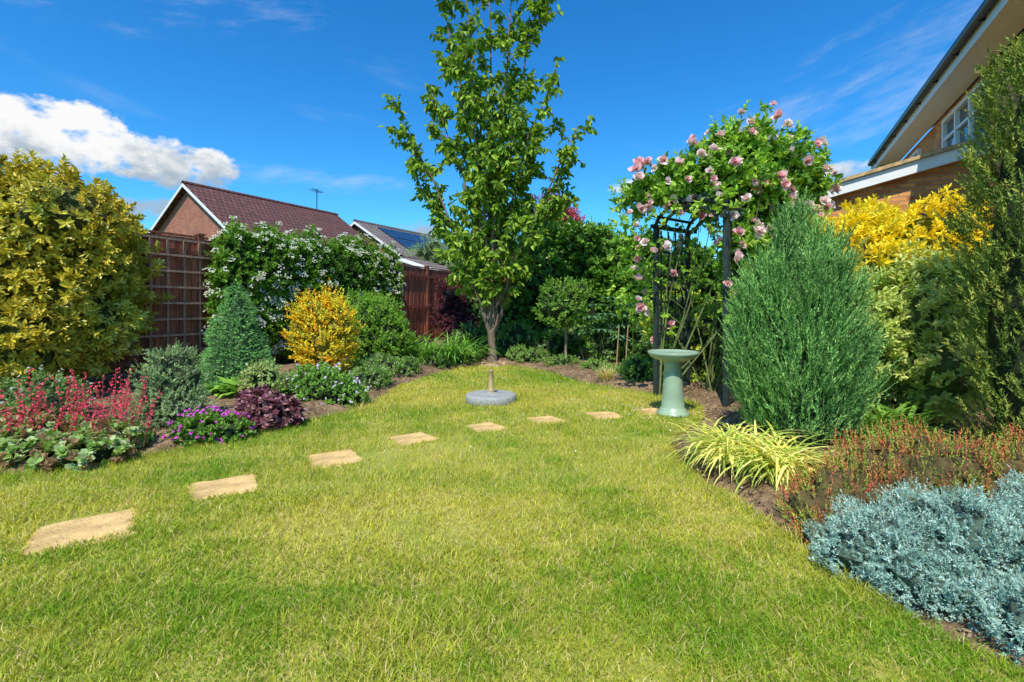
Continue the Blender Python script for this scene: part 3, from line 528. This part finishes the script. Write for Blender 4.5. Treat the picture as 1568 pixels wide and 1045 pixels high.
core(g,bb,.68,(.07,.11,.08),1,.2,8);g.obj('blue_star_juniper',[F_NEEDLE,M_CORE])
bush('yellow_green_understorey',[(3.1,7.6,.7,.8,.5,.7),(4.4,7.2,.9,.8,.6,.9),(2.9,8.5,.9,.6,.5,.8)],1300,9,.13,.08,.035,[(.36,.46,.05),(.24,.38,.04),(.44,.50,.06)],up=.5,lump=.22)
# ------------------------------------------------------------------ buildings
def quad(g,pts,col=(.5,.5,.5),mat=0): g.add(np.array(pts,float),[list(range(len(pts)))],col,mat)
def window(e,name,x0,x1,z0,z1,y,mull=2):
    g=MB();w=.07
    for (a,b,c,d) in ((x0,x1,z0,z0+w),(x0,x1,z1-w,z1)): g.box(((a+b)/2,y-.03,(c+d)/2),(b-a,.09,d-c))
    for xx in np.linspace(x0+w/2,x1-w/2,mull+1): g.box((xx,y-.028,(z0+z1)/2),(w,.085,z1-z0-2*w))
    g.box(((x0+x1)/2,y-.024,z1-.38),(x1-x0-2*w,.06,.05))
    g.box(((x0+x1)/2,y-.06,z0-.03),(x1-x0+.1,.16,.055))
    g.obj(name+'_frame',[M_WHITE],e);g=MB();quad(g,[(x0,y-.006,z0),(x1,y-.006,z0),(x1,y-.006,z1),(x0,y-.006,z1)]);g.obj(name+'_glass',[M_GLASS],e)
e=empty('brick_house',(10.1,12.69,0),math.atan2(-.886,-.463));LH=9
g=MB();g.box((LH/2,4,2.47),(LH,8,4.94));
for xx in (0,LH): g.add([[xx,0,4.94],[xx,8,4.94],[xx,4,8.1]],[[0,1,2]],(.5,.5,.5))
g.obj('walls',[M_BRICKY],e)
g=MB();g.box((LH/2,-.235,4.975),(LH+.5,.43,.025));g.box((LH/2,-.46,5.04),(LH+.5,.022,.2));g.obj('fascia_and_soffit',[M_WHITE],e)
g=MB();g.tube([(-.25,-.53,5.13),(LH+.25,-.53,5.13)],.062,10);
for xx in np.arange(.3,LH,1.0): g.box((xx,-.50,5.13),(.03,.1,.14))
g.tube([(.15,-.5,5.08),(.15,-.1,4.8),(.15,-.06,0)],.035,8);g.obj('gutter',[M_DARKPVC],e)
g=MB();
for s in (0,1):
    y0,y1=(-.55,4) if s==0 else (8.55,4)
    V=[(-.3,y0,5.14),(LH+.3,y0,5.14),(LH+.3,y1,8.4),(-.3,y1,8.4)];V2=[(a,b,c+.09) for a,b,c in V]
    g.add(V+V2,[[0,1,2,3],[4,7,6,5],[0,4,5,1],[1,5,6,2],[2,6,7,3],[3,7,4,0]],(.5,.5,.5))
g.obj('roof',[M_TILE],e)
g=MB();g.add([(-.33,-.5,4.98),(-.33,4,8.25),(-.33,4,8.43),(-.33,-.5,5.16),(-.30,-.5,4.98),(-.30,4,8.25),(-.30,4,8.43),(-.30,-.5,5.16)],[[0,1,2,3],[7,6,5,4],[0,3,7,4],[0,4,5,1],[3,2,6,7]],(.8,.8,.8));g.obj('bargeboard',[M_WHITE],e)
window(e,'bedroom_window',3.9,6.0,3.65,4.80,0,3);window(e,'small_window',1.6,2.3,4.0,4.75,0,1)
x0,x1,yw=.6,5.4,-2.17;zl,zh=3.22,3.74
g=MB();V=[(x0,yw,0),(x1,yw,0),(x1,-.003,0),(x0,-.003,0),(x0,yw,zl),(x1,yw,zl),(x1,-.003,zh),(x0,-.003,zh)];g.add(V,[[0,1,5,4],[1,2,6,5],[3,0,4,7],[4,5,6,7]],(.5,.5,.5));g.obj('extension_walls',[M_BRICKY],e)
sl=(zh-zl)/-yw
def slab(y0,y1,xa,xb,zo0,zo1,mat,name):
    g=MB();f=lambda y,o:zl+(y-yw)*sl+o
    V=[(xa,y0,f(y0,zo0)),(xb,y0,f(y0,zo0)),(xb,y1,f(y1,zo0)),(xa,y1,f(y1,zo0)),(xa,y0,f(y0,zo1)),(xb,y0,f(y0,zo1)),(xb,y1,f(y1,zo1)),(xa,y1,f(y1,zo1))]
    g.add(V,[[0,3,2,1],[4,5,6,7],[0,1,5,4],[1,2,6,5],[2,3,7,6],[3,0,4,7]],(.5,.5,.5));g.obj(name,[mat],e)
slab(yw-.25,-.01,x1+.16,x1+.185,-.04,.16,M_WHITE,'extension_bargeboard')
slab(yw-.25,-.012,x0-.1,x1+.157,-.03,.0,M_WHITE,'extension_soffit')
slab(yw-.3,-.014,x0-.15,x1+.24,.165,.225,M_TAN,'extension_roof')
def gable_house(name,apex,L,W,zr,ze,brickm,tilem,ang=math.atan2(7,3.8),solar=None):
    e=empty(name,(apex[0],apex[1],0),ang)
    g=MB();g.box((L/2,0,ze/2),(L,2*W,ze))
    for xx in (0,L): g.add([[xx,-W,ze],[xx,W,ze],[xx,0,zr-.1]],[[0,1,2]],(.5,.5,.5))
    g.obj('walls',[brickm],e)
    g=MB();sl=(zr-ze)/W
    for s in (-1,1):
        V=[(-.25,s*(W+.35),ze-.35*sl),(L+.25,s*(W+.35),ze-.35*sl),(L+.25,0,zr),(-.25,0,zr)];V2=[(a,b,c+.1) for a,b,c in V]
        g.add(V+V2,[[0,1,2,3],[4,7,6,5],[0,4,5,1],[1,5,6,2],[3,7,4,0]],(.5,.5,.5))
    g.tube([(-.27,0,zr+.08),(L+.27,0,zr+.08)],.11,8);g.obj('roof',[tilem],e)
    g=MB()
    for s in (-1,1):
        for xx in (-.29,L+.26):
            y0=s*(W+.35);z0=ze-.35*sl
            V=[(xx,y0,z0-.09),(xx,0,zr-.09),(xx,0,zr+.05),(xx,y0,z0+.05)];V+= [(a+.03,b,c) for a,b,c in V]
            g.add(V,[[0,1,2,3],[4,7,6,5],[0,4,5,1],[3,2,6,7],[0,3,7,4]],(.5,.5,.5))
        g.box((L/2,s*(W+.36),ze-.35*sl-.02),(L+.4,.03,.18))
    g.obj('bargeboards',[M_WHITE],e)
    window(e,'gable_window',L*.3,L*.3+1.2,ze-1.5,ze-.4,-W,2)
    if solar:
        g=MB();
        x0,x1,n=solar
        for q in range(n):
            for r in range(2):
                xa=x0+q*(x1-x0)/n+.02;xb=x0+(q+1)*(x1-x0)/n-.02;ya=-(W*(.12+.38*r));yb=-(W*(.12+.38*(r+1)-.02))
                V=[(xa,y,zr+.16+y*sl) for y in (ya,yb)]+[(xb,y,zr+.16+y*sl) for y in (yb,ya)];quad(g,V)
        g.obj('solar_panels',[M_SOLAR],e)
    return e
e2=gable_house('neighbour_brick_house',(-14.7,22),8.2,3.6,6.75,4.3,M_BRICKR,M_TILE)
g=MB();g.tube([(7.0,0,6.8),(7.0,0,8.1)],.025,5)
g.tube([(6.5,-.2,8.0),(7.5,.2,8.0)],.015,4)
for q in range(5): g.tube([(6.6+.2*q+.12,-.25-.1+.08*q,8.0),(6.6+.2*q-.12,.25-.1+.08*q,8.0)],.01,4)
g.obj('tv_antenna',[M_DARKPVC],e2)
gable_house('neighbour_solar_house',(-9.57,30),7.3,3.4,6.45,4.4,M_BRICKR,M_TILE2,solar=(1.2,6.8,5))
gable_house('garden_shed',(-4.3,19.5),3.0,1.8,3.15,2.6,M_FENCE,M_TILE2,ang=math.atan2(-.45,.9)+math.pi/2)
bush('distant_trees',[(-22,34,2,4,3,2.6),(-15,40,2,4,3,3),(8,30,2,4,3,2.2),(14,28,2,4,3,3),(0,34,1.8,5,3,2.1),(22,30,3,5,4,3)],1800,10,.7,.4,.22,G1,stems=False,lump=.2,lf=.8)
# ------------------------------------------------------------------ camera, sun, sky
cam=bpy.data.cameras.new('camera');co=bpy.data.objects.new('camera',cam);scene.collection.objects.link(co);scene.camera=co
co.location=(0,0,1.25);co.rotation_euler=(math.pi/2,0,0);cam.lens=17;cam.sensor_width=36;cam.shift_y=-.0335;cam.clip_end=2000;cam.clip_start=.05
el=math.radians(54);sv=Vector((-.30,-1,0)).normalized()*math.cos(el)+Vector((0,0,math.sin(el)))
L=bpy.data.lights.new('sun','SUN');L.energy=5.0;L.angle=math.radians(.5);L.color=(1,.95,.84);lo=bpy.data.objects.new('sun',L);lo.rotation_euler=sv.to_track_quat('Z','Y').to_euler();lo.location=(0,0,20);scene.collection.objects.link(lo)
w=bpy.data.worlds.new('World');scene.world=w;w.use_nodes=True;nt=w.node_tree;nt.nodes.clear()
out=N(nt,'ShaderNodeOutputWorld');sky=N(nt,'ShaderNodeTexSky');sky.sky_type='NISHITA';sky.sun_disc=False;sky.sun_elevation=el;sky.sun_rotation=math.atan2(sv.x,sv.y)
sky.air_density=1.0;sky.dust_density=.3;sky.ozone_density=3.0
hs=N(nt,'ShaderNodeHueSaturation');hs.inputs['Saturation'].default_value=1.32;hs.inputs['Value'].default_value=1.0
nt.links.new(sky.outputs[0],hs.inputs['Color'])
vm=N(nt,'ShaderNodeVectorMath',operation='MULTIPLY');vm.inputs[1].default_value=(.56,1.22,1.42);nt.links.new(hs.outputs[0],vm.inputs[0])
bg=N(nt,'ShaderNodeBackground');bg.inputs['Strength'].default_value=.15;nt.links.new(vm.outputs[0],bg.inputs['Color'])
def M(op,a,b=None,c=None,clamp=False):
    n=nt.nodes.new('ShaderNodeMath');n.operation=op;n.use_clamp=clamp
    for i,vv in enumerate((a,b,c)):
        if vv is None: continue
        if isinstance(vv,(int,float)): n.inputs[i].default_value=vv
        else: nt.links.new(vv,n.inputs[i])
    return n.outputs[0]
tc=N(nt,'ShaderNodeTexCoord');sp=N(nt,'ShaderNodeSeparateXYZ');nt.links.new(tc.outputs['Generated'],sp.inputs[0])
az=M('ARCTAN2',sp.outputs[0],sp.outputs[1]);ele=M('ARCSINE',sp.outputs[2])
def tex(sx,sy,scale,detail=7,rough=.55,off=0,rot=0):
    cb=N(nt,'ShaderNodeCombineXYZ');nt.links.new(M('MULTIPLY',az,sx),cb.inputs[0]);nt.links.new(M('ADD',M('MULTIPLY',ele,sy),M('MULTIPLY',az,rot)),cb.inputs[1]);cb.inputs[2].default_value=off
    n=N(nt,'ShaderNodeTexNoise');n.inputs['Scale'].default_value=scale;n.inputs['Detail'].default_value=detail;n.inputs['Roughness'].default_value=rough;nt.links.new(cb.outputs[0],n.inputs['Vector']);return n.outputs[0]
def ell(a0,e0,ra,re):
    u=M('DIVIDE',M('SUBTRACT',az,a0),ra);v=M('DIVIDE',M('SUBTRACT',ele,e0),re)
    return M('SUBTRACT',1,M('ADD',M('MULTIPLY',u,u),M('MULTIPLY',v,v)))
def union(L):
    r=L[0]
    for q in L[1:]: r=M('MAXIMUM',r,q)
    return M('MAXIMUM',r,-3)
def sstep(x,a,b):
    n=N(nt,'ShaderNodeMapRange');n.interpolation_type='SMOOTHSTEP';n.inputs[1].default_value=a;n.inputs[2].default_value=b;nt.links.new(x,n.inputs[0]);return n.outputs[0]
cum=union([ell(-.78,.240,.17,.042),ell(-.62,.232,.09,.038),ell(-.76,.275,.11,.030),ell(-.68,.255,.09,.03),ell(-.95,.25,.2,.05),ell(-.565,.245,.035,.022)])
sm=union([ell(.57,.225,.08,.022),ell(.62,.2,.06,.02),ell(.25,.235,.05,.016),ell(-.19,.15,.07,.022),ell(-.66,.16,.12,.02),ell(1.3,.3,.25,.06),ell(-2.2,.4,.4,.1),ell(2.5,.3,.5,.1)])
nz=tex(1,1.5,16,10,.6);dens=M('ADD',M('MULTIPLY',cum,.9),M('MULTIPLY',M('SUBTRACT',nz,.5),4.2))
d1=sstep(dens,-.15,.6)
dens2=M('ADD',M('MULTIPLY',sm,.9),M('MULTIPLY',M('SUBTRACT',tex(1,1.6,22,8,.6,3),.48),4.0));d2=M('MULTIPLY',sstep(dens2,-.1,1.1),.9)
wz=tex(1,5,3.2,8,.62,8,.9);wis=M('MULTIPLY',sstep(wz,.56,.85),.12)
wreg=union([ell(-.40,.235,.24,.02),ell(.50,.31,.16,.05),ell(-.72,.5,.3,.06),ell(-1,.42,.2,.05),ell(.75,.36,.2,.08)])
wz2=M('MULTIPLY',sstep(M('ADD',M('MULTIPLY',wreg,.35),M('MULTIPLY',M('SUBTRACT',tex(1,4,7,8,.62,5,-.8),.5),3)),-.1,1.3),.32)
fac=M('MAXIMUM',M('MAXIMUM',d1,d2),M('MAXIMUM',wis,wz2),clamp=True)
sh=sstep(M('ADD',M('MULTIPLY',M('SUBTRACT',ele,.238),15),M('MULTIPLY',M('SUBTRACT',tex(1,1.5,12,8,.65,1.4),.5),3.4)),-.75,.35)
mc=N(nt,'ShaderNodeMix');mc.data_type='RGBA';mc.inputs[6].default_value=(.42,.52,.62,1);mc.inputs[7].default_value=(1,1,1,1);nt.links.new(sh,mc.inputs[0])
bg2=N(nt,'ShaderNodeBackground');bg2.inputs['Strength'].default_value=.97;nt.links.new(mc.outputs[2],bg2.inputs['Color'])
ms=N(nt,'ShaderNodeMixShader');nt.links.new(fac,ms.inputs[0]);nt.links.new(bg.outputs[0],ms.inputs[1]);nt.links.new(bg2.outputs[0],ms.inputs[2]);nt.links.new(ms.outputs[0],out.inputs['Surface'])
scene.view_settings.view_transform='Standard';scene.view_settings.look='None';scene.view_settings.exposure=0
